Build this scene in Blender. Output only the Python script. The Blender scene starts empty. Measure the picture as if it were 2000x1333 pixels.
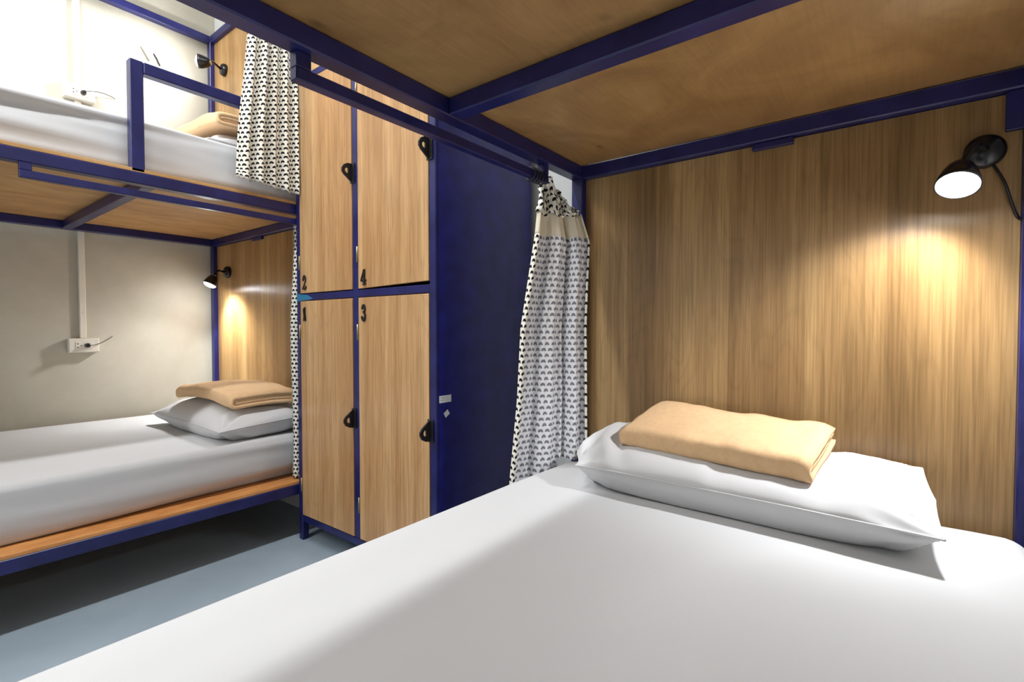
import bpy, bmesh, math, random
from mathutils import Vector, Matrix, noise
random.seed(7)
S = bpy.context.scene
COL = S.collection
PI = math.pi

# ---------------------------------------------------------------- camera
H = 0.92
YAW, PIT, FPX = math.radians(37.69), math.radians(-1.44), 973.6
cam_d = bpy.data.cameras.new('camera')
cam_d.sensor_fit = 'HORIZONTAL'; cam_d.sensor_width = 36.0
cam_d.lens = 36.0 * FPX / 2000.0
cam_d.clip_start = 0.02
cam = bpy.data.objects.new('camera', cam_d); COL.objects.link(cam)
fw = Vector((math.cos(YAW)*math.cos(PIT), math.sin(YAW)*math.cos(PIT), math.sin(PIT)))
rt = Vector((math.sin(YAW), -math.cos(YAW), 0)); up = rt.cross(fw)
cam.matrix_world = Matrix(((rt.x, up.x, -fw.x, 0), (rt.y, up.y, -fw.y, 0), (rt.z, up.z, -fw.z, H), (0, 0, 0, 1)))
S.camera = cam

# ---------------------------------------------------------------- world, lights, exposure
w = bpy.data.worlds.new('world'); S.world = w; w.use_nodes = True
w.node_tree.nodes['Background'].inputs[0].default_value = (0.9, 0.95, 1.0, 1)
w.node_tree.nodes['Background'].inputs[1].default_value = 0.3
S.view_settings.view_transform = 'Standard'; S.view_settings.look = 'None'
S.view_settings.gamma = 1.0; S.view_settings.use_curve_mapping = False
S.view_settings.exposure = 0.12
CEIL_Z = 3.15

def area(name, loc, sx, sy, power, col=(1, 1, 1), rot=(0, 0, 0)):
    l = bpy.data.lights.new(name, 'AREA'); l.shape = 'RECTANGLE'; l.size = sx; l.size_y = sy
    l.energy = power; l.color = col
    o = bpy.data.objects.new(name, l); o.location = loc; o.rotation_euler = rot; COL.objects.link(o); return o
TUBES = [(0.55, 1.32, 24.0), (-1.3, 1.32, 30.0), (-2.5, 1.32, 30.0)]          # aisle tubes: x, y, watts; last two are unseen, added as fill
for i, (x, y, p) in enumerate(TUBES):
    area('tube_light', (x, y, CEIL_Z-0.085), 1.15, 0.10, p, (0.98, 0.99, 1.0))
FILL_PANEL = (-0.15, 2.50, 0.85, 35.0)      # unseen fill panel added above the left bunk: x, y, size, watts
area('fill_panel_light', (FILL_PANEL[0], FILL_PANEL[1], CEIL_Z-0.035), FILL_PANEL[2], FILL_PANEL[2], FILL_PANEL[3], (0.98, 0.99, 1.0))
READ_W = 13.0        # reading lamps
READ_COL = (0.97, 0.985, 1.0)

# ---------------------------------------------------------------- helpers
def srgb(r, g, b):
    f = lambda c: (c/255/12.92) if c/255 <= 0.04045 else ((c/255+0.055)/1.055)**2.4
    return (f(r), f(g), f(b), 1)

def tag(o, label=None, cat=None, group=None, kind=None):
    if label: o['label'] = label
    if cat: o['category'] = cat
    if group: o['group'] = group
    if kind: o['kind'] = kind
    return o

def thing(name, loc, label, cat, group=None):
    o = bpy.data.objects.new(name, None); o.empty_display_size = 0.05
    o.location = loc; COL.objects.link(o)
    return tag(o, label, cat, group)

def root_loc(p):
    v = Vector((0, 0, 0))
    while p is not None:
        v += Vector(p.location); p = p.parent
    return v

def link(name, bm, mat, parent=None, origin=None, smooth=False):
    """bm is in world coordinates; the object's origin goes to `origin`."""
    if origin is None:
        if parent is not None and parent.type == 'EMPTY': origin = root_loc(parent)
        elif bm.verts:
            c = Vector((0, 0, 0))
            for v in bm.verts: c += v.co
            origin = c/len(bm.verts)
        else: origin = Vector((0, 0, 0))
    origin = Vector(origin)
    for v in bm.verts: v.co -= origin
    bmesh.ops.recalc_face_normals(bm, faces=bm.faces) if not getattr(bm, 'keep', False) and not KEEP[0] else None
    me = bpy.data.meshes.new(name); bm.to_mesh(me); bm.free()
    for m in (mat if isinstance(mat, (list, tuple)) else [mat]): me.materials.append(m)
    if smooth:
        for p in me.polygons: p.use_smooth = True
    o = bpy.data.objects.new(name, me); COL.objects.link(o)
    if parent is not None:
        o.parent = parent; o.location = origin - root_loc(parent)
    else: o.location = origin
    return o
KEEP = [False]

def add_box(bm, x0, x1, y0, y1, z0, z1, bev=0.0, seg=1):
    r = bmesh.ops.create_cube(bm, size=1)
    vs = r['verts']
    for v in vs:
        v.co = Vector(((x0+x1)/2+v.co.x*(x1-x0), (y0+y1)/2+v.co.y*(y1-y0), (z0+z1)/2+v.co.z*(z1-z0)))
    if bev > 0:
        es = list({e for v in vs for e in v.link_edges})
        bmesh.ops.bevel(bm, geom=es, offset=bev, segments=seg, profile=0.5, affect='EDGES')
    return bm

def box(name, x0, x1, y0, y1, z0, z1, mat, parent=None, bev=0.002, seg=1):
    bm = bmesh.new(); add_box(bm, min(x0, x1), max(x0, x1), min(y0, y1), max(y0, y1), min(z0, z1), max(z0, z1), bev, seg)
    return link(name, bm, mat, parent)

def frame_axes(d):
    d = Vector(d).normalized()
    a = Vector((0, 0, 1)) if abs(d.z) < 0.9 else Vector((1, 0, 0))
    u = d.cross(a).normalized(); v = d.cross(u).normalized()
    return d, u, v

def add_lathe(bm, base, axis, prof, n=28, cap0=True, cap1=True):
    """prof: list of (distance along axis, radius)"""
    d, u, v = frame_axes(axis); base = Vector(base); rings = []
    for t, r in prof:
        rings.append([bm.verts.new(base+d*t+u*(r*math.cos(2*PI*k/n))+v*(r*math.sin(2*PI*k/n))) for k in range(n)])
    for a, b in zip(rings, rings[1:]):
        for k in range(n): bm.faces.new((a[k], a[(k+1) % n], b[(k+1) % n], b[k]))
    if cap0: bm.faces.new(list(reversed(rings[0])))
    if cap1: bm.faces.new(rings[-1])

def add_tube(bm, pts, r, n=10):
    pts = [Vector(p) for p in pts]; rings = []
    pu = None
    for i, p in enumerate(pts):
        d = (pts[min(i+1, len(pts)-1)]-pts[max(i-1, 0)]).normalized()
        if pu is None: _, u, _ = frame_axes(d)
        else: u = (pu-d*pu.dot(d)).normalized()
        pu = u; v = d.cross(u)
        rr = r[i] if isinstance(r, (list, tuple)) else r
        rings.append([bm.verts.new(p+u*(rr*math.cos(2*PI*k/n))+v*(rr*math.sin(2*PI*k/n))) for k in range(n)])
    for a, b in zip(rings, rings[1:]):
        for k in range(n): bm.faces.new((a[k], a[(k+1) % n], b[(k+1) % n], b[k]))
    bm.faces.new(list(reversed(rings[0]))); bm.faces.new(rings[-1])

def spline(pts, n=8):
    pts = [Vector(p) for p in pts]; P = [pts[0]]+pts+[pts[-1]]; out = []
    for i in range(1, len(P)-2):
        for k in range(n):
            t = k/n; a, b, c, d = P[i-1], P[i], P[i+1], P[i+2]
            out.append(0.5*((2*b)+(c-a)*t+(2*a-5*b+4*c-d)*t*t+(3*b-a-3*c+d)*t**3))
    out.append(pts[-1]); return out

def ss(a, b, x):
    t = max(0.0, min(1.0, (x-a)/(b-a))); return t*t*(3-2*t)

def fbm(x, y, z=0.0):
    return noise.noise(Vector((x, y, z)))

# ---------------------------------------------------------------- materials
def new_mat(name, rough=0.5, color=(0.5, 0.5, 0.5, 1), metal=0.0, spec=0.5):
    m = bpy.data.materials.new(name); m.use_nodes = True
    b = m.node_tree.nodes['Principled BSDF']
    b.inputs['Base Color'].default_value = color; b.inputs['Roughness'].default_value = rough
    b.inputs['Metallic'].default_value = metal; b.inputs['Specular IOR Level'].default_value = spec
    return m, m.node_tree, b

def N(nt, typ, **kw):
    n = nt.nodes.new(typ)
    for k, v in kw.items():
        if k == 'inp':
            for kk, vv in v.items(): n.inputs[kk].default_value = vv
        else: setattr(n, k, v)
    return n

def coords(nt, scale=(1, 1, 1), loc=(0, 0, 0), rot=(0, 0, 0), out='Object'):
    tc = N(nt, 'ShaderNodeTexCoord'); mp = N(nt, 'ShaderNodeMapping')
    mp.inputs['Scale'].default_value = scale; mp.inputs['Location'].default_value = loc; mp.inputs['Rotation'].default_value = rot
    nt.links.new(tc.outputs[out], mp.inputs[0]); return mp.outputs[0]

def noise_tex(nt, vec, scale=5, detail=4, rough=0.5, dist=0.0):
    n = N(nt, 'ShaderNodeTexNoise'); n.inputs['Scale'].default_value = scale; n.inputs['Detail'].default_value = detail
    n.inputs['Roughness'].default_value = rough; n.inputs['Distortion'].default_value = dist
    nt.links.new(vec, n.inputs['Vector']); return n.outputs['Fac']

def ramp(nt, fac, stops):
    r = N(nt, 'ShaderNodeValToRGB'); cr = r.color_ramp
    while len(cr.elements) < len(stops): cr.elements.new(0.5)
    for e, (p, c) in zip(cr.elements, stops): e.position = p; e.color = c
    nt.links.new(fac, r.inputs[0]); return r.outputs[0]

def mixc(nt, fac, a, b, mode='MIX'):
    m = N(nt, 'ShaderNodeMix'); m.data_type = 'RGBA'; m.blend_type = mode
    for sock, v in ((m.inputs['Factor'], fac), (m.inputs['A'], a), (m.inputs['B'], b)):
        pass
    fi, ai, bi = m.inputs[0], m.inputs[6], m.inputs[7]
    for s, v in ((fi, fac), (ai, a), (bi, b)):
        if hasattr(v, 'is_linked'): nt.links.new(v, s)
        else: s.default_value = v
    return m.outputs[2]

def math_n(nt, op, a, b=None, c=None):
    m = N(nt, 'ShaderNodeMath', operation=op)
    for i, v in enumerate((a, b, c)):
        if v is None: continue
        if hasattr(v, 'is_linked'): nt.links.new(v, m.inputs[i])
        else: m.inputs[i].default_value = v
    return m.outputs[0]

def bump(nt, b, h, strength=0.2, dist=0.01):
    n = N(nt, 'ShaderNodeBump'); n.inputs['Strength'].default_value = strength; n.inputs['Distance'].default_value = dist
    nt.links.new(h, n.inputs['Height']); nt.links.new(n.outputs[0], b.inputs['Normal'])

def paint(name, col, rough=0.33):
    m, nt, b = new_mat(name, rough, col)
    v = coords(nt)
    f = noise_tex(nt, v, 14, 3)
    c2 = tuple(min(1, x*1.35+0.004) for x in col[:3])+(1,)
    c1 = tuple(x*0.8 for x in col[:3])+(1,)
    nt.links.new(ramp(nt, f, [(0.3, c1), (0.7, c2)]), b.inputs['Base Color'])
    bump(nt, b, noise_tex(nt, v, 160, 2), 0.06, 0.002)
    return m

BLUE = paint('blue_enamel_paint', srgb(25, 27, 84))
BLUE_PANEL = paint('blue_panel_paint', srgb(17, 17, 110), 0.26)

def wood(name, dark, mid, light, seed=0.0, across='Y', grain='Z', rough=0.36, strip=9.0, RING=0.12, aniso=0.75):
    m, nt, b = new_mat(name, rough)
    ax = {'X': 0, 'Y': 1, 'Z': 2}
    def sc(a, g):
        s = [0.0, 0.0, 0.0]; s[ax[across]] = a; s[ax[grain]] = g; return tuple(s)
    off = (seed*3.1, seed*1.7, seed*2.3)
    fine = noise_tex(nt, coords(nt, sc(190, 4.0), off), 1, 3, 0.6)
    med = noise_tex(nt, coords(nt, sc(30, 0.9), off), 1, 4, 0.55, 0.4)
    strips = noise_tex(nt, coords(nt, sc(strip, 0.12), off), 1, 1, 0.3)
    # cathedral figure
    dv = coords(nt, sc(5.0, 1.1), off)
    big = noise_tex(nt, dv, 1, 2, 0.45, 0.3)
    rings = math_n(nt, 'FRACT', math_n(nt, 'MULTIPLY', big, 17.0))
    rings = math_n(nt, 'ABSOLUTE', math_n(nt, 'SUBTRACT', rings, 0.5))
    tone = math_n(nt, 'ADD', math_n(nt, 'MULTIPLY', strips, 0.62), math_n(nt, 'MULTIPLY', med, 0.38))
    sx = N(nt, 'ShaderNodeSeparateXYZ'); nt.links.new(coords(nt, sc(8.3, 0.0), off), sx.inputs[0])
    pos = math_n(nt, 'ADD', sx.outputs[across], math_n(nt, 'MULTIPLY', math_n(nt, 'SINE', math_n(nt, 'MULTIPLY', sx.outputs[across], 1.7)), 0.35))
    wn = N(nt, 'ShaderNodeTexWhiteNoise', noise_dimensions='1D'); nt.links.new(math_n(nt, 'FLOOR', pos), wn.inputs['W'])
    tone = math_n(nt, 'ADD', tone, math_n(nt, 'MULTIPLY', math_n(nt, 'SUBTRACT', wn.outputs['Value'], 0.5), 0.13))
    c = ramp(nt, tone, [(0.30, dark), (0.5, mid), (0.68, light)])
    c = mixc(nt, math_n(nt, 'MULTIPLY', ss_node(nt, rings, 0.0, 0.22, inv=True), RING), c, tuple(x*0.62 for x in dark[:3])+(1,))
    fl = ramp(nt, fine, [(0.38, (0.70, 0.68, 0.64, 1)), (0.58, (1.08, 1.08, 1.08, 1))])
    c = mixc(nt, 0.7, c, fl, 'MULTIPLY')
    nt.links.new(c, b.inputs['Base Color'])
    bump(nt, b, fine, 0.08, 0.002)
    b.inputs['Anisotropic'].default_value = aniso
    tg = N(nt, 'ShaderNodeTangent', direction_type='RADIAL', axis='Z'); nt.links.new(tg.outputs[0], b.inputs['Tangent'])
    return m

def ss_node(nt, v, lo, hi, inv=False):
    r = N(nt, 'ShaderNodeMapRange'); r.interpolation_type = 'SMOOTHSTEP'
    r.inputs['From Min'].default_value = lo; r.inputs['From Max'].default_value = hi
    r.inputs['To Min'].default_value = 1.0 if inv else 0.0; r.inputs['To Max'].default_value = 0.0 if inv else 1.0
    nt.links.new(v, r.inputs['Value']); return r.outputs['Result']

WOOD_HEAD = wood('walnut_laminate_headboard', srgb(116, 88, 54), srgb(149, 117, 76), srgb(181, 149, 102), 1.0, RING=0.12, strip=8.0)
WOOD_HEAD2 = wood('walnut_laminate_left', srgb(142, 106, 62), srgb(172, 134, 84), srgb(200, 162, 108), 4.0, strip=11.0)
WOOD_DOOR = wood('walnut_laminate_doors', srgb(164, 120, 78), srgb(182, 140, 95), srgb(202, 162, 116), 7.0, RING=0.12, strip=14.0, rough=0.3)

def plywood(name, a, bcol, c, scale=(2.0, 2.0, 2.0), knots=True, seed=0.0):
    m, nt, b = new_mat(name, 0.55)
    v = coords(nt, scale, (seed, seed*2, 0))
    f = noise_tex(nt, v, 2.2, 6, 0.6, 1.2)
    g = noise_tex(nt, coords(nt, (scale[0]*3, scale[1]*40, 1), (seed, 0, 0)), 1.5, 3, 0.6)
    col = ramp(nt, f, [(0.3, a), (0.5, bcol), (0.72, c)])
    col = mixc(nt, 0.35, col, ramp(nt, g, [(0.3, (0.72, 0.7, 0.66, 1)), (0.65, (1.1, 1.1, 1.1, 1))]), 'MULTIPLY')
    if knots:
        vo = N(nt, 'ShaderNodeTexVoronoi'); vo.inputs['Scale'].default_value = 3.3
        vo.inputs['Randomness'].default_value = 1.0
        nt.links.new(coords(nt, (1.0, 1.7, 1.0), (seed, 0.3, 0)), vo.inputs['Vector'])
        k = ss_node(nt, math_n(nt, 'ADD', vo.outputs['Distance'], math_n(nt, 'MULTIPLY', noise_tex(nt, v, 22, 3), 0.07)), 0.045, 0.12, inv=True)
        col = mixc(nt, math_n(nt, 'MULTIPLY', k, 0.55), col, tuple(x*0.35 for x in a[:3])+(1,))
    nt.links.new(col, b.inputs['Base Color'])
    return m
PLY = plywood('plywood_underside', srgb(138, 102, 58), srgb(158, 120, 72), srgb(176, 138, 86))
PLY_LEFT = plywood('plywood_left_underside', srgb(168, 126, 78), srgb(186, 144, 92), srgb(202, 162, 108), (1.5, 4, 1), False, 3.0)
PLY_TOP = plywood('plywood_platform', srgb(176, 112, 58), srgb(200, 136, 76), srgb(214, 154, 92), (2, 6, 2), False, 5.0)

def sheet_mat(name, col=srgb(199, 200, 202)):
    m, nt, b = new_mat(name, 0.85, col, spec=0.2)
    b.inputs['Sheen Weight'].default_value = 0.1
    h = noise_tex(nt, coords(nt, (3, 22, 22)), 1.0, 4, 0.55)
    bump(nt, b, h, 0.05, 0.012)
    return m
SHEET = sheet_mat('white_cotton_sheet')
PILLOW_M = sheet_mat('white_pillowcase', srgb(206, 206, 208))

def fleece_mat():
    m, nt, b = new_mat('peach_fleece', 0.95, spec=0.1)
    b.inputs['Sheen Weight'].default_value = 0.5; b.inputs['Sheen Roughness'].default_value = 0.4
    b.inputs['Sheen Tint'].default_value = srgb(255, 220, 180)
    v = coords(nt)
    f = noise_tex(nt, v, 60, 5, 0.7)
    nt.links.new(ramp(nt, f, [(0.3, srgb(218, 180, 138)), (0.7, srgb(230, 194, 152))]), b.inputs['Base Color'])
    bump(nt, b, noise_tex(nt, v, 420, 3, 0.7), 0.35, 0.002)
    return m
FLEECE = fleece_mat()

def print_cloth(name, ink, ground, pitch=0.0225):
    """small helmet-shaped motifs in staggered rows, on the cloth's own UV (metres)"""
    m, nt, b = new_mat(name, 0.85, spec=0.2)
    uv = N(nt, 'ShaderNodeUVMap'); sp = N(nt, 'ShaderNodeSeparateXYZ'); nt.links.new(uv.outputs[0], sp.inputs[0])
    rowf = math_n(nt, 'DIVIDE', sp.outputs['Y'], pitch*0.80)
    row = math_n(nt, 'FLOOR', rowf)
    stag = math_n(nt, 'MULTIPLY', math_n(nt, 'MODULO', row, 2.0), 0.5)
    stag = math_n(nt, 'ABSOLUTE', stag)
    a = math_n(nt, 'SUBTRACT', math_n(nt, 'FRACT', math_n(nt, 'ADD', math_n(nt, 'DIVIDE', sp.outputs['X'], pitch), stag)), 0.5)
    bb = math_n(nt, 'SUBTRACT', math_n(nt, 'FRACT', rowf), 0.5)
    # dome: (a/.36)^2 + ((b+.26)/.56)^2 < 1 and b > -.26
    e1 = math_n(nt, 'ADD', math_n(nt, 'POWER', math_n(nt, 'ABSOLUTE', math_n(nt, 'DIVIDE', a, 0.36)), 2.4),
                math_n(nt, 'POWER', math_n(nt, 'ABSOLUTE', math_n(nt, 'DIVIDE', math_n(nt, 'ADD', bb, 0.26), 0.56)), 2.0))
    dome = math_n(nt, 'MULTIPLY', ss_node(nt, e1, 0.88, 1.08, inv=True), ss_node(nt, bb, -0.29, -0.24))
    e2 = math_n(nt, 'ADD', math_n(nt, 'POWER', math_n(nt, 'ABSOLUTE', math_n(nt, 'DIVIDE', math_n(nt, 'SUBTRACT', a, 0.02), 0.075)), 2.0),
                math_n(nt, 'POWER', math_n(nt, 'ABSOLUTE', math_n(nt, 'DIVIDE', math_n(nt, 'ADD', bb, 0.30), 0.17)), 2.0))
    notch = ss_node(nt, e2, 0.8, 1.15)
    k = math_n(nt, 'MULTIPLY', dome, notch)
    nt.links.new(mixc(nt, k, ground, ink), b.inputs['Base Color'])
    tr = b.inputs['Subsurface Weight']; tr.default_value = 0.0
    return m
PRINT_FRONT = print_cloth('printed_cotton_front', srgb(20, 20, 22), srgb(232, 228, 216))
PRINT_BACK = print_cloth('printed_cotton_reverse', srgb(124, 125, 132), srgb(232, 232, 236))
CREAM, _, _ = new_mat('cream_lining', 0.85, srgb(222, 212, 190), spec=0.2)

def concrete(name, a, bcol, c, scale=1.3):
    m, nt, b = new_mat(name, 0.8, spec=0.3)
    v = coords(nt)
    f = noise_tex(nt, v, scale, 7, 0.6, 0.6)
    g = noise_tex(nt, v, 9, 5, 0.7)
    col = ramp(nt, f, [(0.3, a), (0.52, bcol), (0.75, c)])
    col = mixc(nt, 0.3, col, ramp(nt, g, [(0.3, (0.86, 0.86, 0.85, 1)), (0.7, (1.06, 1.06, 1.05, 1))]), 'MULTIPLY')
    nt.links.new(col, b.inputs['Base Color'])
    bump(nt, b, noise_tex(nt, v, 25, 6, 0.7), 0.12, 0.004)
    return m
CONC = concrete('polished_plaster', srgb(176, 171, 156), srgb(190, 186, 172), srgb(204, 201, 188))
WALLW = concrete('pale_grey_paint', srgb(206, 208, 206), srgb(214, 216, 214), srgb(222, 223, 221))

def floor_mat():
    m, nt, b = new_mat('blue_grey_epoxy', 0.42)
    v = coords(nt)
    f = noise_tex(nt, v, 1.6, 6, 0.6, 0.5)
    col = ramp(nt, f, [(0.3, srgb(142, 158, 171)), (0.55, srgb(154, 169, 181)), (0.75, srgb(166, 180, 190))])
    sp = ss_node(nt, noise_tex(nt, v, 34, 5, 0.75), 0.66, 0.74)
    col = mixc(nt, math_n(nt, 'MULTIPLY', sp, 0.4), col, srgb(186, 194, 198))
    nt.links.new(col, b.inputs['Base Color'])
    bump(nt, b, noise_tex(nt, v, 45, 4), 0.1, 0.003)
    return m
FLOOR = floor_mat()
BLACK, _, _ = new_mat('black_gloss_plastic', 0.25, srgb(20, 19, 22))
BLACKM, _, _ = new_mat('black_painted_metal', 0.4, srgb(24, 22, 24))
CHROME, _, _ = new_mat('brushed_nickel', 0.28, (0.6, 0.6, 0.6, 1), 1.0)
BRASS, _, _ = new_mat('brass', 0.35, srgb(150, 140, 112), 0.6)
PLASTIC, _, _ = new_mat('white_plastic', 0.4, srgb(226, 222, 210))
SOCKM, _, _ = new_mat('socket_slot', 0.6, srgb(45, 42, 38))
PAPER, _, _ = new_mat('paper_label', 0.6, srgb(222, 222, 224))
GREYINK, _, _ = new_mat('grey_print', 0.6, srgb(160, 160, 165))
TAGM, _, _ = new_mat('yellowed_paper', 0.6, srgb(165, 163, 148))
TEAL, _, _ = new_mat('teal_paint_smear', 0.4, srgb(42, 118, 160))
def emis(name, col, s):
    m = bpy.data.materials.new(name); m.use_nodes = True; nt = m.node_tree
    b = nt.nodes['Principled BSDF']; b.inputs['Base Color'].default_value = (0.8, 0.8, 0.8, 1)
    b.inputs['Emission Color'].default_value = col; b.inputs['Emission Strength'].default_value = s
    return m
LED = emis('lit_led_disc', (0.97, 0.985, 1.0, 1), 160.0)
TUBE = emis('lit_diffuser', (1.0, 0.985, 0.95, 1), 6.0)

# ---------------------------------------------------------------- room shell
WL, WR, WE, WEL, WB = 3.33, -0.27, 1.72, 1.337, -3.2
def struct(name, *a, mat):
    o = box(name, *a, mat, None, 0); o['kind'] = 'structure'; return o
struct('floor', WB, WE, WR, WL, -0.1, 0.0, mat=FLOOR)
struct('ceiling', WB-.1, WE+.1, WR-.1, WL+.1, CEIL_Z, CEIL_Z+0.1, mat=WALLW)
struct('wall_left', WB-.1, WE+.1, WL, WL+0.1, 0, CEIL_Z, mat=CONC)
struct('wall_right', WB-.1, WE+.1, WR-0.1, WR, 0, CEIL_Z, mat=WALLW)
struct('wall_back', WB-0.1, WB, WR, WL, 0, CEIL_Z, mat=WALLW)
bm = bmesh.new()
add_box(bm, WE, WE+0.1, WR, 2.07, 0, CEIL_Z); add_box(bm, WEL, WE+0.1, 2.07, WL, 0, CEIL_Z)
o = link('wall_end', bm, WALLW); o['kind'] = 'structure'

# ---------------------------------------------------------------- ceiling lights (fixtures of the aisle tube and the added fill lights)
for i, (x, y, p) in enumerate(TUBES):
    t = thing('ceiling_light', (x, y, CEIL_Z),
              ['white batten ceiling light above the aisle in front of the lockers', 'unseen batten light added as fill above the aisle behind the viewer', 'unseen batten light added as fill at the far end of the aisle by the back wall'][i], 'light', 'batten lights above the aisle')
    box('housing', x-0.62, x+0.62, y-0.06, y+0.06, CEIL_Z-0.045, CEIL_Z-0.001, PLASTIC, t, 0.006)
    box('diffuser', x-0.59, x+0.59, y-0.05, y+0.05, CEIL_Z-0.075, CEIL_Z-0.044, TUBE, t, 0.01)

t = thing('ceiling_light', (FILL_PANEL[0], FILL_PANEL[1], CEIL_Z), 'unseen square fill panel added on the ceiling above the left bunk', 'light')
px_, py_, ps_ = FILL_PANEL[0], FILL_PANEL[1], FILL_PANEL[2]/2
box('housing', px_-ps_-0.03, px_+ps_+0.03, py_-ps_-0.03, py_+ps_+0.03, CEIL_Z-0.02, CEIL_Z-0.001, PLASTIC, t, 0.004)
box('diffuser', px_-ps_, px_+ps_, py_-ps_, py_+ps_, CEIL_Z-0.028, CEIL_Z-0.0202, TUBE, t, 0.002)

# ---------------------------------------------------------------- mattresses and other soft boxes
def soft_box(dim, r, step=0.03, disp=None):
    """rounded box centred on origin, dim = half sizes; returns bm"""
    bm = bmesh.new(); hx, hy, hz = dim; verts = {}
    nx, ny, nz = (max(2, int(2*h/step)) for h in dim)
    nz = max(nz, 10)
    def spaced(n, h):
        # extra rows near the rounded edges
        arr = [-h, -h+r*0.15, -h+r*0.35, -h+r*0.6, -h+r*0.85, -h+r]
        m = max(1, n)
        inner = [-h+r+(2*h-2*r)*k/m for k in range(1, m)]
        return arr+inner+[-a for a in reversed(arr)]
    X, Y, Z = spaced(nx, hx), spaced(ny, hy), spaced(nz, hz)
    def vert(x, y, z):
        key = (round(x, 6), round(y, 6), round(z, 6))
        if key not in verts:
            c = Vector((max(-hx+r, min(hx-r, x)), max(-hy+r, min(hy-r, y)), max(-hz+r, min(hz-r, z))))
            d = Vector((x, y, z))-c
            nrm = d.normalized() if d.length > 1e-9 else Vector((0, 0, 1))
            p = c+nrm*r
            if disp: p = p+disp(p, nrm)
            verts[key] = bm.verts.new(p)
        return verts[key]
    for A, B, f in ((X, Y, lambda a, b, s: (a, b, s*hz)), (X, Z, lambda a, b, s: (a, s*hy, b)), (Y, Z, lambda a, b, s: (s*hx, a, b))):
        for s in (-1, 1):
            for i in range(len(A)-1):
                for j in range(len(B)-1):
                    q = [vert(*f(A[i], B[j], s)), vert(*f(A[i+1], B[j], s)), vert(*f(A[i+1], B[j+1], s)), vert(*f(A[i], B[j+1], s))]
                    if len(set(q)) == 4: bm.faces.new(q)
    return bm

def mattress(x0, x1, y0, y1, z0, z1, label, r=0.04, disp=None, name='mattress', step=0.03):
    c = Vector(((x0+x1)/2, (y0+y1)/2, (z0+z1)/2))
    bm = soft_box(((x1-x0)/2, (y1-y0)/2, (z1-z0)/2), r, step, disp)
    for v in bm.verts: v.co += c
    o = link(name, bm, SHEET, None, (c.x, c.y, z0), True)
    return tag(o, label, 'mattress')

# ---------------------------------------------------------------- bunk beds
def bunk(name, label, X0, X1, Ya, Yw, zdeck, zlow, headmat, plymat, top, beam_x, rod, aisle_sign, stub_x, low_h, brackets):
    """Ya = outer face of the aisle-side frame, Yw = outer face at the wall; tube 40 mm."""
    T = 0.04
    s = 1 if Ya > Yw else -1          # +1: aisle at larger Y (near bunk)
    A0, A1 = sorted((Ya, Ya-s*T)); W0, W1 = sorted((Yw, Yw+s*T))
    iy0, iy1 = sorted((Ya-s*T, Yw+s*T)); oy0, oy1 = sorted((Ya, Yw))
    t = thing(name, ((X0+X1)/2, (Ya+Yw)/2, 0), label, 'bunk bed', 'blue steel bunk beds')
    for x in (X0, X1-T):
        for (a, b) in ((A0, A1), (W0, W1)):
            box('post', x, x+T, a, b, 0, top, BLUE, t, 0.003)
    xi0, xi1 = X0+T, X1-T
    for z in (zlow, zdeck, top-T):
        zz = (z, z+T) if z != zlow else (low_h[0], low_h[1])
        box('side_rail', xi0, xi1, A0, A1, zz[0], zz[1], BLUE, t, 0.003)
        box('side_rail', xi0, xi1, W0, W1, zz[0], zz[1], BLUE, t, 0.003)
        box('end_rail', X0, X0+T, iy0, iy1, zz[0], zz[1], BLUE, t, 0.003)
        box('end_rail', X1-T, X1, iy0, iy1, zz[0], zz[1], BLUE, t, 0.003)
    for bx in beam_x:
        box('cross_beam', bx, bx+T, iy0, iy1, zdeck+0.0005, zdeck+T, BLUE, t, 0.003)
        box('cross_beam', bx, bx+T, iy0, iy1, low_h[0], low_h[1], BLUE, t, 0.003)
    # plywood decks lie on the frame
    o = box('plywood_deck', X0+0.002, X1-T-0.002, oy0+0.002, oy1-0.002, zdeck+T, zdeck+T+0.012, plymat, t, 0.001)
    o['label'] = 'plywood panel carrying the upper mattress'
    o = box('plywood_deck', X0+T+.002, X1-T-0.002, oy0+0.002, oy1-0.002, low_h[1], low_h[1]+0.012, PLY_TOP, t, 0.001)
    o['label'] = 'orange plywood panel under the lower mattress'
    hx = X1-T+0.024
    box('headboard', hx, hx+0.014, iy0+.0005, iy1-.0005, low_h[1]+0.001, zdeck-0.002, headmat, t, 0.0)
    box('headboard', hx, hx+0.014, iy0+.0005, iy1-.0005, zdeck+T+0.013, top-T-0.001, headmat, t, 0.0)
    for (y0, y1, z0, z1) in brackets:
        box('fixing_plate', hx-0.014, hx-0.0005, y0, y1, z0, z1, BLUE, t, 0.001)
    # curtain rod below the deck rail, welded on with short stubs
    rx0, rx1, rz0, rz1 = rod
    ry0, ry1 = (Ya-0.022, Ya) if s > 0 else (Ya, Ya+0.022)
    box('curtain_rod', rx0, rx1, ry0, ry1, rz0, rz1, BLUE, t, 0.002)
    for sx in stub_x:
        box('rod_bracket', sx, sx+0.028, ry0, ry1, rz1, zdeck, BLUE, t, 0.001)
    return t

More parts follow.
